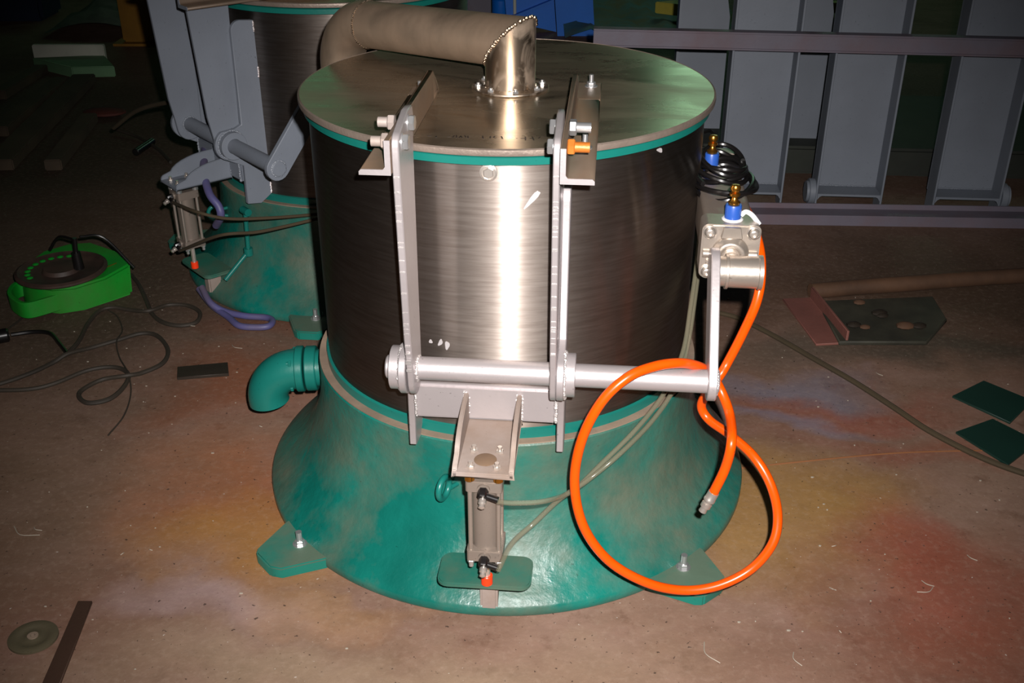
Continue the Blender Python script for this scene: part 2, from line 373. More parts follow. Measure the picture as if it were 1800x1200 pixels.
# ------------------------------------------------------------------ the drum machines
def machine(loc, rz, label, main):
    root = empty('drum_machine', loc, rz, label, 'machine')
    SM = 'silver' if main else 'grey'; SD = 'silver_dusty' if main else 'grey'  # rear machine: silver brackets coloured grey, the weaker flash there painted in
    NS = 128 if main else 80
    # flared base
    prof = [(.44, 0), (.479, .002), (.4815, .006), (.4815, .019), (.478, .0235), (.462, .036), (.444, .0515), (.427, .0685), (.411, .088), (.398, .109), (.387, .132), (.3785, .156), (.372, .182), (.368, .21), (.3665, .24), (.3665, .272), (.364, .275), (.30, .275), (.30, .26)]
    base = MB().lathe(prof, NS, cap=True).build('base', 'teal', root)
    for k in range(4):
        a = math.radians(-135+90*k); ca, sa = math.cos(a), math.sin(a)
        # the foot: a plate tongue with cropped corners
        P = [(.43, -.085), (.478, -.075), (.555, -.040), (.565, -.028), (.565, .022), (.552, .040), (.478, .066), (.43, .08)]
        fn = lambda r, t, z: (r*ca-t*sa, r*sa+t*ca, z)
        MB().prism(P, fn, 0, .0235).build('foot', 'teal_foot', base, bevel=.003)
        b = MB(); px = (.491*ca, .491*sa)
        b.lathe([(.013, 0), (.013, .0015)], 16, (px[0], px[1], .0235)).hexbolt((px[0], px[1], .025), (0, 0, 1), .0095, .008, .018, .0058)
        b.build('anchor_bolt', 'zinc', base)
    MB().lathe([(.3455, .2755), (.3655, .2755), (.3655, .2775), (.3455, .2775)], NS, closed=True).build('ledge', 'ledge', base, label='dusty beige ledge around the top of the base')
    MB().lathe([(.344, .2775), (.3505, .2775), (.3505, .294), (.344, .296)], NS, closed=True).build('collar', 'teal_clean', root)
    # drum shell
    MB().lathe([(.3455, .285), (.3455, .765)], NS, cap=False).build('drum', 'drum', root, label='brushed stainless steel drum shell')
    # lid and the ring beneath it
    MB().lathe([(.340, .757), (.3515, .757), (.354, .7585), (.354, .7695), (.3515, .771), (.340, .771)], NS, closed=True).build('ring', 'teal_clean', root)
    lid = MB().lathe([(.02, .774), (.357, .774), (.3605, .776), (.3605, .7825), (.358, .7845), (.02, .7845)], NS).build('lid', 'lid', root, label='flat stainless lid with brown oily film')
    rim = MB().lathe([(.3575, .7738), (.3612, .7745), (.3618, .778), (.3612, .7835), (.3585, .7852)], NS, closed=True).build('lid_rim', 'rim', lid)
    if main:
        R = Matrix.Rotation(-rz, 3, 'Z')
        mk = MB()
        strokes = [((215,130),(270,130)), ((320,133),(325,150)), ((460,140),(500,140)), ((520,152),(545,125)), ((570,120),(568,155)), ((600,155),(622,130)), ((622,130),(642,155)), ((668,125),(688,152)), ((710,130),(709,160)), ((890,130),(890,160)), ((890,160),(912,160)), ((980,135),(980,160)), ((1035,133),(1020,150)), ((1020,150),(1050,160)), ((1115,135),(1130,165)), ((1300,158),(1306,162)), ((1350,160),(1420,165)), ((1408,140),(1410,185)), ((1460,160),(1510,168)), ((1490,140),(1512,185)), ((1565,162),(1592,140))]
        for a, b in strokes:
            A = R @ (onz(720+a[0]/6.92, 220+a[1]/6.92, .7845)); B = R @ (onz(720+b[0]/6.92, 220+b[1]/6.92, .7845))
            d = (B-A).normalized(); n = Vector((-d.y, d.x, 0))*.0011
            mk.add([A+n, B+n, B-n, A-n]+[p+Vector((0,0,.0002)) for p in (A+n, B+n, B-n, A-n)], [(0,1,2,3), (4,5,6,7), (0,1,5,4), (1,2,6,5), (2,3,7,6), (3,0,4,7)])
        mk.build('printed_mark', 'mark', lid, label='faded broken row of printed mill marks')
    # exhaust pipe over the lid
    if main:
        rr = .0435; base0 = Vector((.006, -.02, .7845)); top = Vector((.006, -.02, .863))
        Wp = Vector((-.262, .225, .840))
        dirp = (Wp-top).normalized(); bend = .088; end = Vector(Wp)
        R6 = Matrix.Rotation(-rz, 3, 'Z'); dl = R6 @ dirp; t0 = R6 @ top; b0 = R6 @ base0; w0 = R6 @ Wp
        mitn = (Vector((0, 0, 1)) + dl).normalized()      # plane through t0 that cuts both pipes
        n = 40; side = dl.cross(Vector((0, 0, 1))).normalized(); up2 = side.cross(dl).normalized(); fwd = Vector((dl.x, dl.y, 0)).normalized()
        ringA = []; ringM = []; ringB = []
        for j in range(n):
            c, s = math.cos(2*math.pi*j/n), math.sin(2*math.pi*j/n)
            off = side*c*rr + fwd*s*rr
            p = b0+off; k = (t0-p).dot(mitn)/mitn.z; ringA.append(p); ringM.append(p+Vector((0, 0, k)))
        for p in ringM:
            k = (w0-p).dot(dl); ringB.append(p+dl*k)
        pipe = MB().rings([ringA, ringM], cap=False).build('exhaust_pipe', 'riser', root, smooth=60, label='upright stainless stub welded to the lid')
        MB().rings([ringM, ringB], cap=False).build('pipe_arm', 'pipe', pipe, smooth=60, label='dull stainless arm of the exhaust pipe')
        ctr = w0 - Vector((0, 0, bend)); pts = []
        for i in range(15):
            a = math.pi/2*i/14; pts.append(ctr + Vector((0, 0, bend))*math.cos(a) + fwd*bend*math.sin(a))
        pts += [pts[-1]-Vector((0, 0, .42))]
        MB().tube(pts, rr+.001, 36).build('pipe_elbow', 'pipe', pipe, label='smooth elbow turning down behind the lid')
        MB().bead(ringM+[ringM[0]], .0032, .004).build('weld_seam', 'weld', pipe)
        MB().bead(ringB+[ringB[0]], .0022, .003).build('weld_seam', 'weld', pipe)
        MB().bead([b0+side*math.cos(t/20*6.2832)*(rr+.001)+fwd*math.sin(t/20*6.2832)*(rr+.001)+Vector((0,0,.002)) for t in range(21)], .003, .004).build('weld_seam', 'weld', pipe)
        MB().lathe([(.04, 0), (.066, 0), (.067, .0015), (.067, .003), (.066, .0045), (.04, .0045)], 56, b0, closed=True).build('flange', 'riser', pipe)
        for k in range(8):
            a = k/8*6.2832+.25; q = b0+Vector((.056*math.cos(a), .056*math.sin(a), .0045))
            MB().hexbolt(q, (0, 0, 1), .0055, .004, .003).build('flange_nut', 'zinc', pipe)
    # side plates welded to the drum
    for sx, x0, x1 in ((-1, -.125, -.113), (1, .118, .130)):
        yb = -math.sqrt(.3455**2-x0**2)+.012
        P = [(yb, .735)] + arcpoly(-.355, .715, .025, 90, 180, 6)
        P += [(-.382, .49), (-.40, .483)] + arcpoly(-.418, .446, .040, 120, 250, 10)
        P += [(-.388, .385), (-.390, .283), (-.352, .276), (yb, .30)]
        sp = MB().prism(P, FX, x0, x1).build('side_plate', SM, root, bevel=.0015, seg=1)
        xo = x0-.0165 if sx < 0 else x1+.0165; xi = x0 if sx < 0 else x1
        MB().lathe([(.019, 0), (.0335, 0), (.0345, .001), (.0345, abs(xo-xi)-.001), (.0335, abs(xo-xi)), (.019, abs(xo-xi))], 40, (xi, -.415, .445), (sx, 0, 0), closed=True).build('bearing_ring', SM, sp)
        MB().bead([(xi, -.415+.036*math.cos(t/16*6.283), .445+.036*math.sin(t/16*6.283)) for t in range(17)], .003).build('weld_bead', 'silverweld' if main else 'grey', sp)
        yy = yb+.008
        if not main:
            MB().bead([(xi, yb-.008, .30), (xi, yb-.008, .33)], .0025).build('weld_bead', 'silver', sp)
            MB().bead([(xi, yb-.008, .71), (xi, yb-.008, .735)], .0025).build('weld_bead', 'silver', sp)
            MB().bead([(xi, yb-.008, .60), (xi, yb-.008, .625)], .0025).build('weld_bead', 'silver', sp)
        # lever arm on the shaft, reaching up past the lid edge
        a0, a1 = (-.111, -.1005) if sx < 0 else (.108, .1178)
        P = [(-.479, .800)] + arcpoly(-.462, .822, .017, 180, 90, 5) + [(-.400, .852), (-.368, .850), (-.362, .835), (-.372, .79), (-.378, .60), (-.382, .45)]
        P += arcpoly(-.415, .437, .034, -10, -170, 10) + [(-.452, .46), (-.462, .52)]
        lv = MB().prism(P, FX, a0, a1).build('lever_arm', SM, root, bevel=.0015, seg=1)
        if main:
            nk = MB()
            for k in range(26):
                z = random.uniform(.46, .80); y = -.462-.017*(z-.52)/.28
                nk.box(a0+.001, a1-.001, y-.0007, y+.002, z, z+random.uniform(.0008, .003))
            nk.build('weld_spatter', 'silverweld', lv)['kind'] = 'stuff'
        # lid bracket: angle iron bolted to the lid
        if sx < 0: v0, v1, h0, h1 = -.1195, -.1115, -.156, -.1195
        else: v0, v1, h0, h1 = .1185, .1262, .1262, .165
        y0 = -.485 if sx < 0 else -.497
        y1 = -.11; y2 = -.06 if sx < 0 else -.005
        br = MB()
        xs = [(v0, .785), (v1, .785), (v1, .835), (v0, .835)]
        if sx < 0: L = [(h0, .785), (v1, .785), (v1, .834), (v0, .834), (v0, .797), (v0-.003, .793), (h0+.003, .793), (h0, .79)]
        else: L = [(v0, .785), (h1, .785), (h1, .79), (h1-.003, .793), (v1+.003, .793), (v1, .797), (v1, .834), (v0, .834)]
        br.prism(L, FY, y0, y1)
        br.prism([(y1, .785), (y2, .785), (y2, .797), (y2-.01, .806), (y1, .834)], FX, v0, v1).box(min(h0, v0), max(h1, v1), y1, y2, .785, .793)
        bo = br.build('lid_bracket', 'iron', root, bevel=.001, seg=1)
        # bright cut end of the angle
        MB().prism(L, FY, y0-.0012, y0+.0005).build('cut_end', SM, bo)
        hx, nx = (a1, v0) if sx < 0 else (a0, v1)
        for i, (by, bz) in enumerate(((-.452, .822), (-.402, .834))):
            b = MB().lathe([(.012, 0), (.012, .0015)], 16, (hx, by, bz), (-sx, 0, 0)).hexbolt((hx-sx*.0015, by, bz), (-sx, 0, 0), .0115, .008)
            b.build('bolt_head', 'zinc', lv)
            nm = 'rusty' if (sx > 0 and i == 0) else ('silver_dusty' if sx < 0 else 'zinc')
            MB().hexbolt((nx, by, bz), (sx, 0, 0), .0115, .010, .014 if sx < 0 else .020, .0075).build('bolt_nut', nm, lv, label='rust orange nut and bolt end' if nm == 'rusty' else None)
        for by in ((-.365, -.03) if sx > 0 else (-.10,)):
            q = ((h0+h1)/2+.002, by, .793)
            MB().lathe([(.011, 0), (.011, .0015)], 16, q).hexbolt((q[0], q[1], .7945), (0, 0, 1), .0075, .007, .012, .004).build('stud_nut', 'zinc', bo)
    # box piece between the plates, shaft, crank
    cb = MB().box(-.113, .118, -.395, -.345, .340, .404).build('cross_box', SM, root, bevel=.005)
    MB().bead([(-.110, -.396, .345), (-.110, -.396, .402)], .003).build('weld_bead', 'silverweld' if main else 'grey', cb)
    MB().bead([(.117, -.396, .345), (.117, -.396, .402)], .0035).build('weld_bead', 'silverweld' if main else 'grey', cb)
    sh = MB().cyl((-.150, -.415, .445), (.366, -.415, .445), .0185, 36, ch=.002).build('pivot_shaft', SM, root)
    MB().bead([(-.0995, -.415+.019*math.cos(t/12*6.283), .445+.019*math.sin(t/12*6.283)) for t in range(13)], .0028).build('weld_bead', 'silverweld' if main else 'grey', sh)
    # crank arm
    A = Vector((-.415, .445)); Bq = Vector((-.298, .585)); d = (Bq-A).normalized(); an = math.degrees(math.atan2(d.y, d.x))
    P = arcpoly(A.x, A.y, .030, an+90, an+270, 10) + arcpoly(Bq.x, Bq.y, .030, an-90, an+90, 10)
    cr = MB().prism(P, FX, .3475, .3615).build('crank_arm', SM, root, bevel=.0015, seg=1)
    MB().bead([(.362, -.415+.019*math.cos(t/12*6.283), .445+.019*math.sin(t/12*6.283)) for t in range(13)], .0028).build('weld_bead', 'silverweld' if main else 'grey', cr)
    cp = MB().cyl((.3615, -.298, .578), (.372, -.298, .578), .024, 32).lathe([(.028, 0), (.028, .004), (.0255, .005), (.0255, .050), (.0275, .051), (.0275, .057), (.02, .058)], 36, (.372, -.298, .578), (1, 0, 0)).build('crank_pin', 'cast', root, label='thick round clevis pin on the crank')
    # air actuator lying along the drum side
    cx, cz = .381, .595
    ac = MB().prism(rrect(cx-.040, cx+.040, cz-.040, cz+.040, .009), FY, -.205, .10).build('actuator', 'cast_grey', root, label='long air actuator along the drum side')
    cap = MB().prism(rrect(cx-.046, cx+.046, cz-.046, cz+.046, .010), FY, -.262, -.212).build('end_cap', 'cast', ac, bevel=.0025)
    MB().prism(rrect(cx-.044, cx+.044, cz-.044, cz+.044, .010), FY, .10, .135).build('end_cap', 'cast_grey', ac, bevel=.002)
    # cast relief on the front face
    rl = MB().lathe([(.030, 0), (.0295, .006), (.025, .010), (.024, .014), (.0215, .0155), (.0155, .0155), (.0145, .012)], 40, (cx, -.262, cz-.002), (0, -1, 0))
    rl.prism([(cx-.017, cz+.026), (cx-.013, cz+.0445), (cx+.013, cz+.0445), (cx+.017, cz+.026)], FY, -.270, -.262)
    for t in (-1, 1):
        rl.cyl((cx+t*.028, -.263, cz-.003), (cx+t*.043, -.263, cz-.003), .0065, 14)
        rl.box(cx+t*.030-.007, cx+t*.030+.007, -.268, -.262, cz-.019, cz-.013)
    rl.build('hub_boss', 'cast', cap, bevel=.001, seg=1)
    for dx, dz in ((-.034, .034), (.034, .034), (-.034, -.034), (.034, -.034)):
        MB().lathe([(.011, 0), (.011, .003), (.0095, .004), (.0095, -.001)], 20, (cx+dx, -.262, cz+dz), (0, -1, 0)).lathe([(.0065, 0), (.0065, .007), (.0045, .008), (.0042, .004)], 12, (cx+dx, -.262, cz+dz), (0, -1, 0)).build('cap_bolt', 'chrome', cap)
    MB().cyl((cx, -.262, cz-.002), (cx+.004, -.300, cz-.010), .0125, 24).build('piston_rod', 'chrome', ac)
    for fy in (-.235, .02):
        q = Vector((cx+.002 if fy < 0 else cx-.014, fy, cz+.045))
        f = MB().lathe([(.0145, 0), (.0145, .003), (.013, .004), (.013, .024), (.012, .026)], 24, q).build('blue_fitting', 'blue', ac, label='blue plastic collar of the speed valve')
        MB().lathe([(.009, .026), (.010, .030), (.006, .033), (.0045, .038), (.0085, .041), (.0085, .0445), (.004, .046), (.0075, .049), (.0085, .054), (.0065, .058), (.001, .059)], 16, q).build('brass_screw', 'brass', ac)
        MB().lathe([(.0165, 0), (.017, .003), (.0145, .005)], 24, q-Vector((0, 0, .001))).build('thread_tape', 'white', ac)
        if fy < 0:
            MB().tube(smoothpath([q+Vector((.013, 0, .008)), q+Vector((.020, 0, .014)), q+Vector((.030, -.004, .010)), q+Vector((.042, -.006, -.004))]), .004, 8).build('tape_end', 'white', ac)
    # bracket that carries the lock cylinder
    x0, x1 = -.031, .062; ys, ye = -.392, -.545
    T = .0075
    bk = MB().box(x0, x1, ye, ys, .3345, .3345+T)
    for a, b in ((x0, x0+T), (x1-T, x1)):
        P = [(ys, .3345), (ys, .392), (ys-.012, .392)] + [(ys-.012-.115*math.sin(t), .350+.042*math.cos(t)) for t in [i*math.pi/2/8 for i in range(1, 8)]] + [(ye+.006, .352), (ye, .346), (ye, .3345)]
        bk.prism(P, FX, a, b)
    bk = bk.build('cylinder_bracket', SD, root, bevel=.0015, seg=2)
    for xx in (x0+T/2, x1-T/2): MB().bead([(xx-.004, ys-.001, .343), (xx-.004, ys-.001, .392), (xx+.004, ys-.001, .392), (xx+.004, ys-.001, .343)], .003).build('weld_bead', 'silverweld' if main else 'grey', bk)
    ccx, ccy = .0155, -.508
    MB().lathe([(.0165, 0), (.0175, .0006), (.0165, .0012)], 28, (ccx, ccy, .342)).build('access_hole_plug', 'iron' if main else SD, bk)
    for dx in (-.020, .020):
        for dy in (-.0215, .022):
            MB().hexbolt((ccx+dx, ccy+dy, .342), (0, 0, 1), .0062, .005, .006, .0035).build('bracket_nut', 'chrome', bk)
    # the upright lock cylinder
    cyl = MB().cyl((ccx, ccy, .186), (ccx, ccy, .300), .0225, 32).build('lock_cylinder', 'cast_grey', root, label='upright air cylinder with four tie rods')
    MB().prism(rrect(ccx-.0285, ccx+.0285, ccy-.0285, ccy+.0285, .005), FZ, .300, .320).build('end_block', 'cast_grey', cyl, bevel=.0015)
    MB().prism(rrect(ccx-.0285, ccx+.0285, ccy-.0285, ccy+.0285, .005), FZ, .166, .187).build('end_block', 'cast_grey', cyl, bevel=.0015)
    for dx in (-.022, .022):
        for dy in (-.022, .022):
            MB().cyl((ccx+dx, ccy+dy, .187), (ccx+dx, ccy+dy, .300), .0038, 10).build('tie_rod', 'cast', cyl)
            MB().hexbolt((ccx+dx, ccy+dy, .166), (0, 0, -1), .0062, .005, .008, .004).build('rod_nut', 'zinc', cyl)
            MB().lathe([(.008, 0), (.008, .0125)], 14, (ccx+dx, ccy+dy, .3205)).build('spacer', 'brass' if main else 'zinc', cyl)
    for z, nm in ((.308, 'upper'), (.176, 'lower')):
        q = Vector((ccx, ccy-.0285, z))
        MB().lathe([(.010, 0), (.010, .004)], 24, q, (0, -1, 0)).build('port_boss', 'cast_grey', cyl)
        e = MB().lathe([(.0085, .003), (.0085, .016), (.007, .018)], 6, q, (0, -1, -.25)).cyl(q+Vector((0, -.011, -.003)), q+Vector((.024, -.016, -.007)), .0052, 12)
        e.build('elbow_fitting', 'black', cyl)
        MB().lathe([(.004, .014), (.0062, .018), (.0062, .024), (.0045, .026), (.0055, .031), (.002, .033)], 10, q, (0, -1, -.55)).build('screw_valve', 'brass' if False else 'chrome', cyl)
    MB().cyl((ccx, ccy, .108), (ccx, ccy, .168), .006, 16).build('lock_pin', 'chrome', cyl)
    MB().cyl((ccx, ccy, .099), (ccx, ccy, .117), .0095, 20, ch=.001).build('pin_cap', 'tip', cyl, label='orange cap on the pin')
    # pad plate and post
    px0, px1, py0, py1 = -.068, .087, -.513, -.432
    pd = MB().prism(rrect(px0, px1, py0, py1, .018), FZ, .0885, .098).build('pad_plate', 'teal_pad', root, bevel=.0025)
    MB().box(.000, .030, -.482, -.445, .018, .089).build('pad_post', 'silver_dusty', pd, bevel=.004)
    # eye ring welded on the base
    er = MB().torus((-.070, -.392, .200), (1, -.35, 0), .019, .0055).cyl((-.064, -.376, .208), (-.050, -.355, .214), .0045, 10).cyl((-.060, -.378, .192), (-.046, -.358, .190), .0045, 10)
    er.build('eye_ring', 'teal_clean', root)
    if not main:
        hd = MB().cyl((.118, -.395, .262), (.118, -.400, .150), .006, 12).cyl((.105, -.395, .262), (.135, -.395, .262), .010, 14).cyl((.118, -.400, .150), (.108, -.47, .085), .006, 12).lathe([(.012, 0), (.012, .02)], 12, (.118, -.400, .14))
        hd.build('latch_handle', 'teal_clean', root)
    # plug in the drum shell
    if main:
        a = math.radians(-90+1.0); pr = Vector((math.cos(a), math.sin(a), 0)); q = pr*.3455+Vector((0, 0, .745))
        pl = MB().lathe([(.0135, 0), (.0135, .003), (.0105, .004), (.0105, .001)], 28, q, pr).hexbolt(q, pr, .0082, .007)
        pl.build('drain_plug', 'chrome', root)
        # pale smears on the drum between the levers
        for (px, py, rw, rh, tilt) in ((757, 600, 4, 4, 0), (774, 602, 4, 8, .5), (786, 607, 5, 9, .1), (936, 350, 5, 22, .75), (1160, 264, 9, 4, .35)):
            u0 = ray(px, py); a_ = u0.x**2+u0.y**2; b_ = 2*(C0.x*u0.x+C0.y*u0.y); c_0 = C0.x**2+C0.y**2-.3458**2
            P0 = C0+u0*((-b_-math.sqrt(b_*b_-4*a_*c_0))/2/a_); th0 = math.atan2(P0.y, P0.x)-rz
            n = 14; ri = []; ro = []
            for j in range(n):
                t = 2*math.pi*j/n; wob = 1+.18*math.sin(3*t+px)
                du = (rw*math.cos(t)*math.cos(tilt)+rh*math.sin(t)*math.sin(tilt))*wob*.00078; dz = (-rw*math.cos(t)*math.sin(tilt)+rh*math.sin(t)*math.cos(tilt))*wob*.00085
                th_ = th0+du/.3458
                ri.append(Vector((.3450*math.cos(th_), .3450*math.sin(th_), P0.z+dz))); ro.append(Vector((.3459*math.cos(th_), .3459*math.sin(th_), P0.z+dz)))
            MB().rings([ri, ro]).build('pale_smear', 'smear', root)
        # outlet elbow on the base
        wq = Matrix.Rotation(-rz, 3, 'Z')
        c0 = Vector((-.352, .055, .186)); ax = Vector((-1, -.06, -.02)).normalized()
        g = lambda t: wq @ (c0+ax*t)
        al = wq @ ax
        oe = MB().cyl(g(0), g(.045), .038, 36).build('outlet', 'teal_clean', root, label='teal outlet stub with bolted flanges')
        MB().cyl(g(.038), g(.060), .0465, 40, ch=.002).build('outlet_flange', 'teal_clean', oe)
        MB().cyl(g(.064), g(.080), .0475, 40, ch=.002).build('outlet_flange', 'teal_clean', oe)
        pts = []; R0 = .062; cc = wq @ (c0+ax*.082-Vector((0, 0, R0)))
        dn = (wq @ Vector((-.10, -.30, -.95))).normalized()
        for i in range(13):
            t = math.radians(100)*i/12
            pts.append(cc + Vector((0, 0, R0))*math.cos(t) + al*R0*math.sin(t))
        MB().tube([g(.078)]+pts, .0415, 36).build('outlet_elbow', 'teal_clean', oe, label='teal elbow turned down to the floor')
        for k in range(4):
            t = math.pi/4+k*math.pi/2
            o_ = Vector((0, math.cos(t), math.sin(t)))*.040
            MB().hexbolt(g(.084)+wq @ o_, al, .007, .006, .004).build('flange_bolt', 'teal_clean', oe)
    return root

RZ1 = -math.radians(5.5)
m1 = machine((0, 0, 0), RZ1, 'large stainless drum machine on a flared teal base, centre front', True)
m2 = machine((-.45, 1.08, 0), -math.radians(49.8), 'second drum machine with brackets darkened to grey, behind the front one on the left', False)

# ------------------------------------------------------------------ hoses
def hose(name, pts, r, mat, label, cat, k=10, n=12, group=None):
    o = MB().tube(smoothpath(pts, k), r, n).build(name, mat, label=None)
    return tag(o, label, cat, group)
# the orange air hose: from behind the actuator, down and round in a hanging loop
OP = [((1303, 352), -.12), ((1318, 382), -.20), ((1334, 430), -.27), ((1338, 480), -.31), ((1330, 530), -.33), ((1306, 585), -.33), ((1280, 635), -.33), ((1264, 662), -.34),
      ((1243, 690), -.33), ((1233, 714), -.32), ((1247, 738), -.33), ((1283, 764), -.37), ((1325, 802), -.42), ((1354, 850), -.45), ((1367, 905), -.47), ((1358, 955), -.49),
      ((1320, 1000), -.50), ((1262, 1029), -.51), ((1200, 1037), -.515), ((1135, 1023), -.52), ((1070, 985), -.515), ((1026, 925), -.51), ((1010, 850), -.50), ((1022, 775), -.50),
      ((1056, 708), -.50), ((1102, 664), -.49), ((1150, 644), -.470), ((1195, 638), -.452), ((1228, 644), -.428), ((1250, 658), -.398), ((1268, 688), -.400), ((1283, 730), -.435), ((1286, 775), -.498), ((1275, 822), -.50), ((1253, 868), -.50)]
oh = hose('air_hose', [ony(*p, y) for p, y in OP], .0078, 'orange', 'orange air hose hanging in a loop over the shaft to the right', 'hose', 8, 16)
e0 = ony(1253, 868, -.50); e1 = ony(1236, 896, -.50); dd = e1-e0
fit = MB().lathe([(.0088, -.004), (.0088, .008), (.0095, .009), (.0095, .013), (.006, .014), (.006, .018), (.0085, .019), (.0085, .026), (.0055, .027), (.006, .032), (.0065, .036), (.003, .037)], 18, e0, dd)
fit.build('hose_fitting', 'chrome', oh, label='steel quick coupling at the hose end')
# clear tubes from the lock cylinder up to the actuator
def wl(x, y, z): return Matrix.Rotation(RZ1, 3, 'Z') @ Vector((x, y, z))
a_up = wl(.0155+.024, -.508-.0485, .301); a_lo = wl(.0155+.024, -.508-.0485, .169)
hose('clear_tube', [a_up, ony(905, 884, -.545), ony(960, 880, -.53), ony(1008, 861, -.475), ony(1060, 812, -.44), ony(1120, 752, -.40), ony(1168, 690, -.34), ony(1200, 620, -.27), ony(1214, 540, -.20), ony(1224, 470, -.14), ony(1232, 400, -.08)],
     .0042, 'clear', 'thin clear air tube leaving the upper fitting of the front cylinder', 'tube', 8, 10)
hose('clear_tube', [a_lo, ony(900, 955, -.555), ony(940, 918, -.545), ony(985, 876, -.50), ony(1030, 846, -.465), ony(1090, 797, -.44), ony(1150, 735, -.375), ony(1190, 672, -.31), ony(1210, 600, -.235), ony(1222, 520, -.17), ony(1232, 440, -.11)],
     .0042, 'clear', 'thin clear air tube leaving the lower fitting of the front cylinder', 'tube', 8, 10)
# black loops of tube bundled on the actuator
for i, (dx, dy, r1, r2, zz, lab) in enumerate(((.0, -.03, .050, .085, .646, 'lowest black tube loop heaped on the actuator'), (-.005, .01, .044, .075, .654, 'middle black tube loop heaped on the actuator'), (.0, .03, .038, .060, .662, 'topmost black tube loop heaped on the actuator'))):
    pts = []
    for t in range(40):
        a = t/39*6.283*2.6; q = 1-.08*math.sin(a*.37+i)
        pts.append(wl(.385+dx+r1*q*math.cos(a), -.03+dy+r2*q*math.sin(a), zz-.012+.010*math.sin(a*1.3+i)+.002*t/6))
    hose('coiled_tube', pts, .0045, 'black', lab, 'tube', 4, 8, None)
hose('thin_cable', [ony(1236, 232, .25), ony(1252, 232, .22), ony(1262, 262, .16), ony(1275, 290, .12), ony(1284, 320, .08), ony(1280, 335, .05), ony(1262, 340, .03)], .0032, 'black', 'thin black cable curving out from under the lid', 'cable', 8, 8)

# ------------------------------------------------------------------ hoses and tubes of the rear machine
def w2(x, y, z): return Vector((-.45, 1.08, 0)) + Matrix.Rotation(-math.radians(49.8), 3, 'Z') @ Vector((x, y, z))
q0 = w2(.04, -.55, .301); q1 = w2(.04, -.55, .169)
hose('clear_tube', [q0, ony(345, 372, .55), ony(400, 384, .56), ony(470, 383, .60), ony(540, 378, .66), ony(600, 372, .72)], .004, 'dustcable', 'upper thin tube stretched across the rear machine base', 'tube', 8, 8)
hose('clear_tube', [q1, ony(385, 414, .52), ony(450, 408, .55), ony(500, 398, .59), ony(560, 384, .64), ony(610, 374, .70)], .004, 'dustcable', 'lower thin tube stretched across the rear machine base', 'tube', 8, 8)
hose('lilac_hose', [ony(352, 240, 1.0), ony(360, 262, .90), ony(358, 300, .78), ony(368, 340, .70), ony(384, 362, .68), ony(388, 380, .68), ony(380, 396, .72)], .010, 'lilac', 'lilac hose hanging behind the rear lock cylinder', 'hose', 8, 12)
hose('lilac_hose', [onz(350, 508, .03), onz(372, 536, .016), onz(400, 556, .012), onz(420, 572, .012), onz(450, 575, .012), onz(472, 573, .012), onz(479, 564, .012), onz(468, 558, .012), onz(430, 555, .012), onz(395, 547, .014), onz(370, 532, .03), onz(355, 505, .05)], .0085, 'lilac', 'lilac hose doubled on the floor beside the rear base', 'hose', 8, 12)
hose('dark_cable', [ony(200, 225, 1.45), ony(240, 195, 1.35), ony(290, 181, 1.22), ony(325, 184, 1.1), ony(348, 205, 1.0), ony(360, 235, .95)], .0065, 'dustcable', 'dark cable arched over the rear pivot shaft', 'cable', 8, 10)
hose('dark_cable', [onz(200, 226, .02), onz(240, 240, .012), onz(275, 260, .012), onz(300, 285, .012)], .006, 'cable', 'dark cable on the floor left of the rear pivot shaft', 'cable', 8, 8)

# ------------------------------------------------------------------ grey column frame on the right
FR = Matrix.Translation((.893, 1.418, 0)) @ Matrix.Rotation(-math.radians(4.5), 4, 'Z')
def fpt(u, v, z): return FR @ Vector((u, v, z))
GR = 'grey channel columns of the right hand frame'
def column(u0, u1, v, ztop, label, lug=None, depth=.085, zb=0.0):
    r = empty('channel_column', fpt((u0+u1)/2, v, zb), -math.radians(4.5), label, 'column', GR)
    w_ = (u1-u0)/2; t = .007; H = ztop-zb
    MB().box(-w_, w_, depth-t, depth, .055, H).build('web', 'grey', r)
    for s in (-1, 1):
        a, b = (-w_, -w_+t) if s < 0 else (w_-t, w_)
        MB().box(a, b, 0, depth-t, 0, H).build('flange', 'grey', r, bevel=.0012, seg=1)
    st = MB().box(-w_+t, w_-t, 0, depth-t, .050, .057)
    for s in (-1, 1):
        c = s*(w_-t); g = .014
        st.prism([(c, .050), (c-s*g, .050), (c-s*g*.5, .0465), (c, .036)], FY, 0, depth-t)
    st.build('stiffener', 'grey', r)
    MB().bead([(-w_+t, depth-t, .060), (w_-t, depth-t, .060)], .003).build('weld_bead', 'grey', r)
    if lug:
        c = lug*w_
        MB().cyl((c, .03, .055), (c+lug*.020, .03, .055), .042, 32, ch=.002).cyl((c+lug*.020, .03, .055), (c+lug*.028, .03, .055), .034, 32).build('lug', 'grey', r)
    return r
column(-.205, .0, 0, 1.0, 'grey channel column nearest the drum, left of the frame')
column(.105, .318, 0, 1.0, 'middle grey channel column with a round lug on its left', lug=-1)
column(.478, .69, 0, 1.0, 'rightmost grey channel column with a round lug on its right', lug=1)
column(.98, 1.19, 0, 1.0, 'grey channel column beyond the right edge of the row')
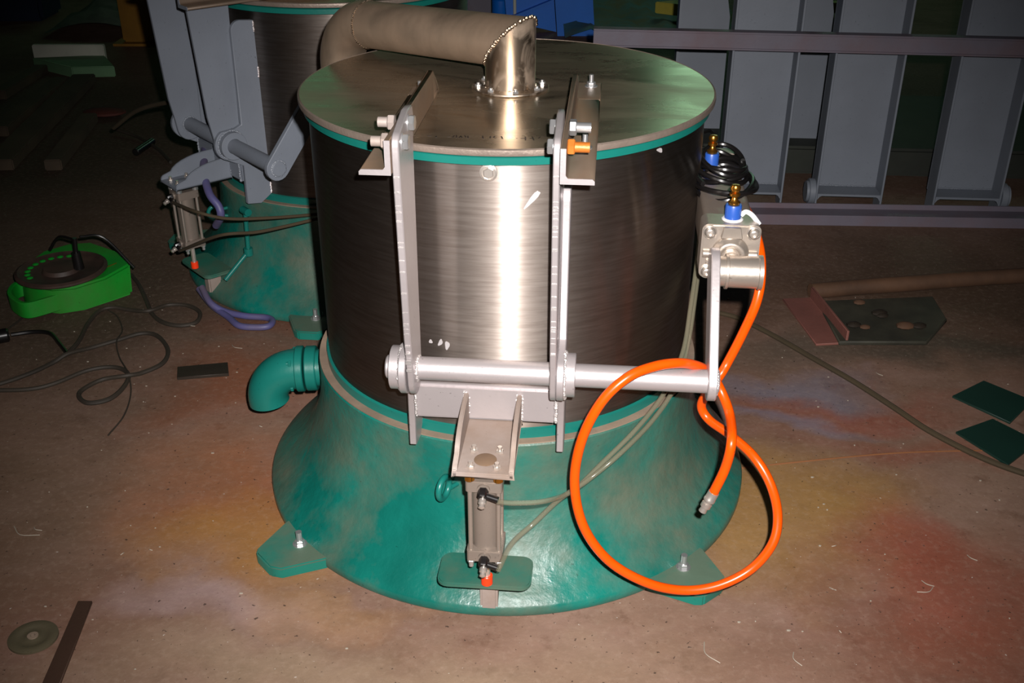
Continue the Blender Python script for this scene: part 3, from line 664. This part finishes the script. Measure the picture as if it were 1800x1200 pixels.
# rear row seen between them, standing on a dark green plinth
pl = MB().prism([(.50, 1.80), (2.6, 1.64), (2.7, 2.35), (.6, 2.5)], FZ, 0, .10).build('machine_plinth', 'darkgreen', bevel=.01)
tag(pl, 'low dark green plinth behind the grey columns', 'plinth')
def rear_plate(px0, px1, y, zb, label, notch):
    a = ony(px0, 100, y); b = ony(px1, 100, y)
    x0, x1 = a.x, b.x; h = 1.0
    r = empty('upright_plate', ((x0+x1)/2, y, zb), -math.radians(4.5), label, 'plate', 'rear upright plates of the frame')
    w_ = (x1-x0)/2
    P = [(-w_, 0), (w_, 0), (w_, .40), (w_+.03 if notch < 0 else w_-.02, .50), (w_-.05, .54), (w_-.05, h), (-w_, h)]
    MB().prism(P, FY, 0, .012).build('plate_web', 'grey', r)
    MB().box(-w_-.008, -w_, -.08, .012, 0, h).build('plate_flange', 'grey', r)
    if notch < 0:
        MB().prism([(-.02, 0), (-.12, 0), (-.02, .10)], lambda y_, z_, x_: (x_, y_, z_), w_, w_+.008).build('gusset', 'grey', r)
    return r
rear_plate(1190, 1276, 1.98, .10, 'dull grey upright plate seen just right of the lid', 1)
rear_plate(1380, 1458, 1.86, .10, 'dull grey upright plate behind the first grey column', 1)
rear_plate(1490, 1542, 1.80, .10, 'dull grey upright plate behind the middle grey column', -1)
def rail(name, A, B, h, label):
    A = Vector(A); B = Vector(B); d = (B-A); L = d.length; a = math.atan2(d.y, d.x)
    r = empty(name, A, a, label, 'rail', 'horizontal grey rails of the frame'); tilt = (B.z-A.z)
    r.rotation_euler = (0, -math.asin(tilt/L), a)
    MB().box(0, L, .0, .006, -h/2, h/2).box(0, L, -.004, .034, h/2-.004, h/2+.002).box(0, L, -.004, .034, -h/2-.002, -h/2+.004).build('channel_section', 'grey_mauve', r, bevel=.001, seg=1)
    return r
U0 = ony(1043, 66, 1.434); U1 = ony(1800, 85, 1.335); U1 = U0+(U1-U0)*1.3
rail('cross_rail', U0, U1, .050, 'upper grey cross rail in front of the columns, free left end')
pu = empty('floor_rail', (.5, 1.30, 0), -math.radians(2.5), 'lower grey rail lying on the floor before the columns', 'rail', 'horizontal grey rails of the frame')
MB().box(.0, 2.1, 0, .006, 0, .034).box(0, 2.1, .006, .06, .026, .034).box(0, 2.1, .06, .066, 0, .05).build('channel_section', 'grey_mauve', pu, bevel=.001, seg=1)

# ------------------------------------------------------------------ things beyond the lid
bb = empty('blue_beam', (.45, 3.95, 0), 0, 'blue steel beam leaning behind the lid', 'beam')
p0 = onz(980, 74, .0); p1 = onz(1034, 74, .0)
x0, x1 = -.18, .02
MB().prism([(x0, 0), (x1, 0), (x1-.09, 1.0), (x0-.09, 1.0)], FY, 0, .02).build('front_flange', 'bluepaint', bb)
MB().prism([(x0-.002, 0), (x0-.27, .06), (x0-.36, 1.0), (x0-.092, 1.0)], FY, .10, .115).build('web_plate', 'bluepaint', bb)
for z in (.16, .42): MB().prism([(x0-.03, z), (x0-.28, z-.10), (x0-.28, z-.085), (x0-.03, z+.015)], FY, .06, .10).build('rib', 'bluepaint', bb)
rd = MB().cyl((.045, 4.05, 0), (.03, 4.05, .9), .009, 12).build('white_rod', 'palebox'); tag(rd, 'thin white upright rod left of the blue beam', 'rod')
gb = MB().box(-.235, -.09, 4.40, 4.7, 0, .35).build('grey_box', 'grey_mauve', bevel=.01); tag(gb, 'plain grey box above the exhaust pipe', 'box')
b2 = MB().lathe([(.045, 0), (.05, .01), (.05, .10), (.04, .11), (.04, .13)], 20, (-.035, 4.42, 0)).build('blue_can', 'bluepaint'); tag(b2, 'small blue can between grey box and white rod', 'can')
ts = MB(); pts = []
nx, ny = 14, 8
for j in range(ny+1):
    for i in range(nx+1):
        x = .30+.95*i/nx; y = 3.75+1.4*j/ny
        pts.append((x, y, .02+.05*abs(math.sin(i*.9+j*.6))+.02*random.random()))
ts.add(pts, [(j*(nx+1)+i, j*(nx+1)+i+1, (j+1)*(nx+1)+i+1, (j+1)*(nx+1)+i) for j in range(ny) for i in range(nx)])
to = ts.build('crumpled_sheet', 'tealsheet', smooth=80); tag(to, 'crumpled dirty teal sheet on the floor behind the upper rail', 'sheet')
yt = MB().prism([(0, 0), (.14, -.09), (.145, .06)], FZ, .09, .15).build('yellow_wedge', 'yellow', bevel=.004); yt.location = (.80, 4.10, 0); tag(yt, 'yellow wedge block beside the dull grey plate', 'block')
yp = MB().box(1.55, 1.95, 4.6, 4.66, .0, .05).build('yellow_strip', 'yellow'); tag(yp, 'thin yellow strip far behind the right columns', 'strip')

# ------------------------------------------------------------------ dark left background
op = empty('ochre_column', (-1.86, 3.75, 0), 0, 'ochre painted box column at the dark upper left', 'column')
MB().box(-.12, .10, 0, .2, .012, 1.1).build('shaft', 'ochre', op, bevel=.01); MB().box(-.16, .14, -.04, .24, 0, .012).build('foot_plate', 'ochre', op)
bx = empty('board_offcut', (-2.05, 3.2, .0), 0, 'pale green board with a white edge on the floor, upper left', 'board')
MB().prism([(-.20, .06), (.05, -.12), (.24, -.10), (.12, .12)], FZ, 0, .05).build('board', 'palegreen', bx, bevel=.004)
MB().box(-.21, .13, .10, .13, 0, .10).build('white_edge', 'palebox', bx, bevel=.004)
cl = MB(); pts = []
for j in range(7):
    for i in range(9):
        pts.append((-2.45+.55*i/8, 3.9+.8*j/6, .02+.12*random.random()*math.sin(math.pi*i/8)*math.sin(math.pi*j/6)+.06*math.sin(math.pi*i/8)))
cl.add(pts, [(j*9+i, j*9+i+1, (j+1)*9+i+1, (j+1)*9+i) for j in range(6) for i in range(8)])
c_ = cl.build('grey_sheeting', 'cloth', smooth=50); tag(c_, 'heap of crumpled grey sheeting at the top left', 'sheeting')
for i, (A, B, w_) in enumerate((((0, 300), (150, 145), .10), ((0, 240), (110, 150), .07), ((95, 300), (160, 215), .06), ((0, 175), (75, 128), .06))):
    a = onz(*A); b = onz(*B); d = (b-a); L = d.length
    o = MB().box(0, L, -w_/2, w_/2, 0, .04).build('timber_plank', 'timber', bevel=.004); o.location = a; o.rotation_euler = (0, 0, math.atan2(d.y, d.x))
    tag(o, ['widest dark plank running up from the left edge', 'dark plank just above the widest one at the left edge', 'short dark plank nearest the rear machine', 'far dark plank ending at the pale green board'][i], 'plank', 'dark planks on the left')
rg = MB().ball((0, 0, .02), .07, 14, 7, (1.3, .8, .25)).build('red_rag', 'rag'); rg.location = onz(185, 205); tag(rg, 'dull red rag on the dark floor left of the rear machine', 'rag')
tk = MB().box(-3.5, -2.6, 4.3, 4.6, 0, .28).build('blue_trough', paint('dull_blue_paint', srgb(24, 40, 66), .7), bevel=.02); tag(tk, 'dark blue trough in the far top left corner', 'trough')
bh = MB().cyl(onz(238, 268, .016), onz(268, 248, .016), .014, 12, ch=.003).build('black_rod', 'black'); tag(bh, 'short black rod on the floor left of the rear bracket', 'rod')

# ------------------------------------------------------------------ the cable reel
rc = onz(120, 520, 0); rl = empty('cable_reel', (rc.x, rc.y, 0), 0, 'bright green plastic cable reel lying on the floor', 'cable reel')
def rp(px, py, z): p = onz(px, py, z); return (p.x-rc.x, p.y-rc.y)
zt = .075
top = [rp(229, 463, zt), rp(205, 440, zt), rp(160, 425, zt), rp(120, 428, zt), rp(75, 441, zt), rp(46, 462, zt), rp(38, 485, zt), rp(50, 500, zt), rp(90, 508, zt), rp(130, 505, zt), rp(185, 488, zt)]
bot = [rp(233, 518, 0), rp(228, 485, 0), rp(170, 478, 0), rp(120, 480, 0), rp(75, 495, 0), rp(50, 515, 0), rp(44, 535, 0), rp(60, 548, 0), rp(105, 553, 0), rp(150, 546, 0), rp(198, 530, 0)]
TB = MB().rings([[Vector((x, y, 0)) for x, y in bot], [Vector((x, y, zt)) for x, y in top]])
TB.build('reel_case', 'green', rl, bevel=.006, smooth=50)
hp = [rp(60, 498, .045), rp(30, 503, .045), rp(18, 518, .045), rp(28, 534, .04), rp(48, 545, .035), rp(85, 536, .035), rp(110, 528, .035)]
hm = MB(); hpts = smoothpath([Vector((x, y, .035)) for x, y in hp], 6)
R = []
for i, p in enumerate(hpts):
    t = (hpts[min(i+1, len(hpts)-1)]-hpts[max(i-1, 0)]).normalized(); n_ = Vector((-t.y, t.x, 0))
    R.append([p+n_*.006+Vector((0,0,-.022)), p-n_*.006+Vector((0,0,-.022)), p-n_*.006+Vector((0,0,.022)), p+n_*.006+Vector((0,0,.022))])
hm.rings(R).build('carry_handle', 'green', rl, bevel=.002, seg=1)
cx, cy = rp(108, 474, .08); 
MB().lathe([(.02, .074), (.112, .074), (.118, .079), (.118, .084), (.110, .088), (.100, .082), (.05, .080), (.045, .090), (.02, .092)], 48, (cx, cy, 0)).build('reel_disc', 'reel', rl)
for k in range(10):
    a = math.radians(80+k*16); MB().ball((cx+.085*math.cos(a), cy+.085*math.sin(a), .083), .009, 8, 4, (1, 1, .4)).build('slot', 'green', rl)
sx_, sy_ = rp(180, 470, .077)
MB().prism([rp(185, 470, .076), rp(205, 462, .076), rp(160, 480, .076), rp(140, 488, .076)], FZ, .0745, .077).build('ochre_label', paint('ochre_label', srgb(150, 90, 16), .6, bstr=0), rl)
pgx, pgy = rp(139, 470, .09)
MB().cyl((pgx, pgy, .088), (pgx, pgy, .135), .014, 16, r2=.011).cyl((pgx, pgy, .133), (pgx+.004, pgy, .175), .006, 10).build('plug', 'black', rl)
MB().tube(smoothpath([(pgx+.004, pgy, .17), (pgx-.05, pgy+.03, .165), (pgx-.09, pgy+.05, .12)], 6), .004, 8).tube(smoothpath([(pgx+.01, pgy+.02, .17), (pgx+.06, pgy+.05, .155), (pgx+.14, pgy+.02, .08)], 6), .004, 8).build('plug_cord', 'black', rl)

# ------------------------------------------------------------------ cables on the floor
def fc(name, P, r, mat, label, cat='cable'):
    return hose(name, [onz(x, y, r*.9 + (z[0] if z else 0)) for x, y, *z in P], r, mat, label, cat, 8, 8)
fc('floor_cable', [(20, 588), (60, 583), (88, 586), (104, 603), (118, 621)], .0055, 'black', 'short black lead running from the plug at the left edge')
pgq = onz(6, 590, .02); o = MB().cyl(onz(-6, 592, .018), onz(16, 588, .018), .018, 14, ch=.004).build('plug', 'black'); tag(o, 'black plug lying at the left edge of the floor', 'plug')
fc('floor_cable', [(118, 622), (138, 600), (155, 568), (175, 546), (200, 540), (232, 545), (262, 546, .006), (295, 536), (330, 537), (351, 549), (345, 566), (318, 572), (288, 567), (268, 552), (256, 525), (244, 500), (231, 483)], .0055, 'cable', 'cable from the green reel making a small loop by the rear machine')
fc('floor_cable', [(-20, 680), (20, 668), (60, 653), (95, 636), (120, 621, .01), (160, 611), (205, 598), (248, 586), (276, 590), (295, 614), (286, 638), (250, 655), (222, 660, .008), (180, 667), (146, 684), (139, 697), (155, 708), (190, 702), (214, 684), (226, 662), (216, 649), (190, 645), (150, 652), (95, 674), (50, 684), (-20, 686)], .0055, 'cable', 'long cable making two large loops on the left floor')
fc('thin_wire', [(190, 545), (206, 556), (215, 580), (205, 600, .008), (210, 628), (225, 655, .010), (230, 690), (218, 730), (190, 765)], .0018, 'cable', 'thin wire crossing the looped cables', 'wire')
fc('thin_wire', [(48, 548), (35, 562), (18, 575), (8, 583)], .0025, 'cable', 'thin wire from the green reel to the black plug', 'wire')
fc('floor_cable', [(1266, 550), (1300, 560), (1360, 590), (1430, 630), (1500, 670), (1570, 715), (1630, 755), (1700, 792), (1760, 818), (1840, 845)], .0065, 'dustcable', 'dusty olive cable running diagonally across the right floor')

# ------------------------------------------------------------------ scrap on the floor
def flat(name, px, h, mat, label, cat, group=None, bevel=.001):
    P = [onz(*q, h) for q in px]; c = sum(P, Vector())/len(P); c.z = 0
    o = MB().prism([(p.x-c.x, p.y-c.y) for p in P], FZ, 0, h).build(name, mat, bevel=bevel, seg=1); o.location = c
    return tag(o, label, cat, group)
flat('flat_bar', [(312, 644), (400, 636), (402, 656), (311, 663)], .008, 'blacksteel', 'short black steel bar on the floor left of the outlet elbow', 'bar')
flat('flat_bar', [(137, 1055), (162, 1055), (104, 1204), (72, 1204)], .006, 'darksteel', 'long brown steel strip at the lower left beside the disc', 'bar')
dc = onz(58, 1118, .005); o = MB().lathe([(.009, 0), (.038, 0), (.040, .001), (.040, .005), (.034, .0065), (.025, .0055), (.022, .004), (.014, .005), (.009, .006)], 48, (0, 0, 0), closed=True).build('grinding_disc', 'disc'); o.location = (dc.x, dc.y, 0); o.scale = (1.0, .95, 1)
tag(o, 'worn round grinding disc on the lower left floor', 'disc')
MB().lathe([(.004, .001), (.009, .001), (.009, .0075), (.004, .0075)], 24, closed=True).build('centre_bush', 'ledge', o)
flat('green_sheet', [(1674, 695), (1729, 668), (1815, 703), (1776, 742)], .006, 'greenplate', 'dark green steel sheet at the right edge, farther of the two', 'sheet', 'green sheets at the right edge')
flat('green_sheet', [(1680, 758), (1745, 735), (1825, 775), (1772, 816)], .006, 'greenplate', 'dark green steel sheet at the right edge, nearer of the two', 'sheet', 'green sheets at the right edge')
A = onz(1375, 528); B = onz(1434, 608); d = B-A; L = d.length
ag = empty('angle_offcut', A, math.atan2(d.y, d.x), 'red oxide angle iron offcut lying on the right floor', 'angle iron')
MB().prism([(0, 0), (.082, 0), (.082, .038), (.076, .038), (.076, .006), (0, .006)], lambda y_, z_, x_: (x_, y_, z_), 0, L).build('angle_section', 'redangle', ag, bevel=.001, seg=1)
rpipe = MB().tube(smoothpath([onz(1425, 512, .02), onz(1500, 505, .022), onz(1600, 498, .022), onz(1700, 490, .022), onz(1840, 482, .022)], 4), .022, 20).build('rusty_pipe', 'rustpipe'); tag(rpipe, 'rusty pipe lying across the dark right floor', 'pipe')
flat('shaded_plate', [(1436, 528), (1640, 520), (1665, 560), (1630, 600), (1475, 600)], .012, 'shadedplate', 'dark greenish plate in front of the rusty pipe, shade painted in', 'plate', bevel=.003)  # plate coloured dark to include the black shade beneath the pipe
for i, (px, py, r_) in enumerate(((1500, 575, .016), (1520, 578, .012), (1545, 555, .018), (1590, 578, .020), (1615, 577, .016), (1510, 535, .014), (1550, 558, .014))):
    p = onz(px, py, .012); o = MB().ball((0, 0, r_*.5), r_, 9, 5, (1.2, .8, .5)).build('metal_scrap', 'rustpipe' if i % 2 else 'blacksteel'); o.location = p
    tag(o, ['dark scrap crumb near the angle iron on the shaded plate', 'rusty scrap crumb beside the dark one by the angle iron', 'dark scrap lump in the middle of the shaded plate', 'largest rusty scrap lump on the right of the shaded plate', 'dark scrap crumb at the right end of the shaded plate', 'rusty crumb at the rear left of the shaded plate', 'dark crumb just behind the middle lump on the shaded plate'][i], 'scrap', 'scrap crumbs on the oily plate')
# bright swarf curls and chips
CH_ = [((1238, 1128), (1266, 1165)), ((1458, 1032), (1470, 1037)), ((1700, 975), (1718, 985)), ((1395, 1146), (1410, 1170)), ((408, 606), (426, 612)), ((212, 975), (218, 971)), ((262, 965), (268, 967)), ((1620, 1020), (1642, 1030)), ((1612, 1040), (1640, 1032)), ((25, 925), (70, 940)), ((60, 926), (74, 932)), ((1475, 1107), (1479, 1112)), ((1462, 960), (1470, 958)), ((1540, 655), (1552, 660)), ((333, 572), (343, 573)), ((455, 748), (461, 750))]
CL = ['long bright swarf curl right of centre at the bottom edge', 'short bright chip right of the loop on the ochre patch', 'thin chip near the right edge on reddish floor', 'short curl low on the right, over the red stain',
      'tiny curl between the lilac hose and the outlet elbow', 'tiny bright chip on the left floor above the teal foot', 'tiny chip beside the other one on the left floor', 'upper strand of the chip pair on the red stain', 'lower strand of the chip pair on the red stain',
      'dark-edged curl at the far left above the disc', 'short chip ending the curl at the far left', 'small fleck under the ochre patch on the right', 'small bright chip just right of the hose loop', 'small bright fleck behind the olive cable', 'tiny ring of swarf right of the cable loop', 'tiny fleck just left of the teal elbow mouth']
for i, (a, b) in enumerate(CH_):
    A = onz(*a, .002); B = onz(*b, .002); mid = (A+B)/2 + Vector((B.y-A.y, A.x-B.x, 0))*.25 + Vector((0, 0, .002))
    o = MB().tube(smoothpath([A, mid, B], 4), .0008, 5).build('metal_chip', 'chip'); tag(o, CL[i], 'swarf', 'swarf curls on the floor')
dots = MB()
for i in range(240):
    x = random.uniform(-1.2, 1.3); y = random.uniform(-.75, .9)
    if math.hypot(x, y) < .58 or math.hypot(x+.45, y-1.08) < .58: continue
    r_ = random.uniform(.0008, .0024); dots.ball((x, y, r_*.5), r_, 5, 3, (random.uniform(.8, 2), 1, .6))
o = dots.build('metal_grit', 'chip'); tag(o, 'scattered bright metal grit on the floor', 'grit', kind='stuff')
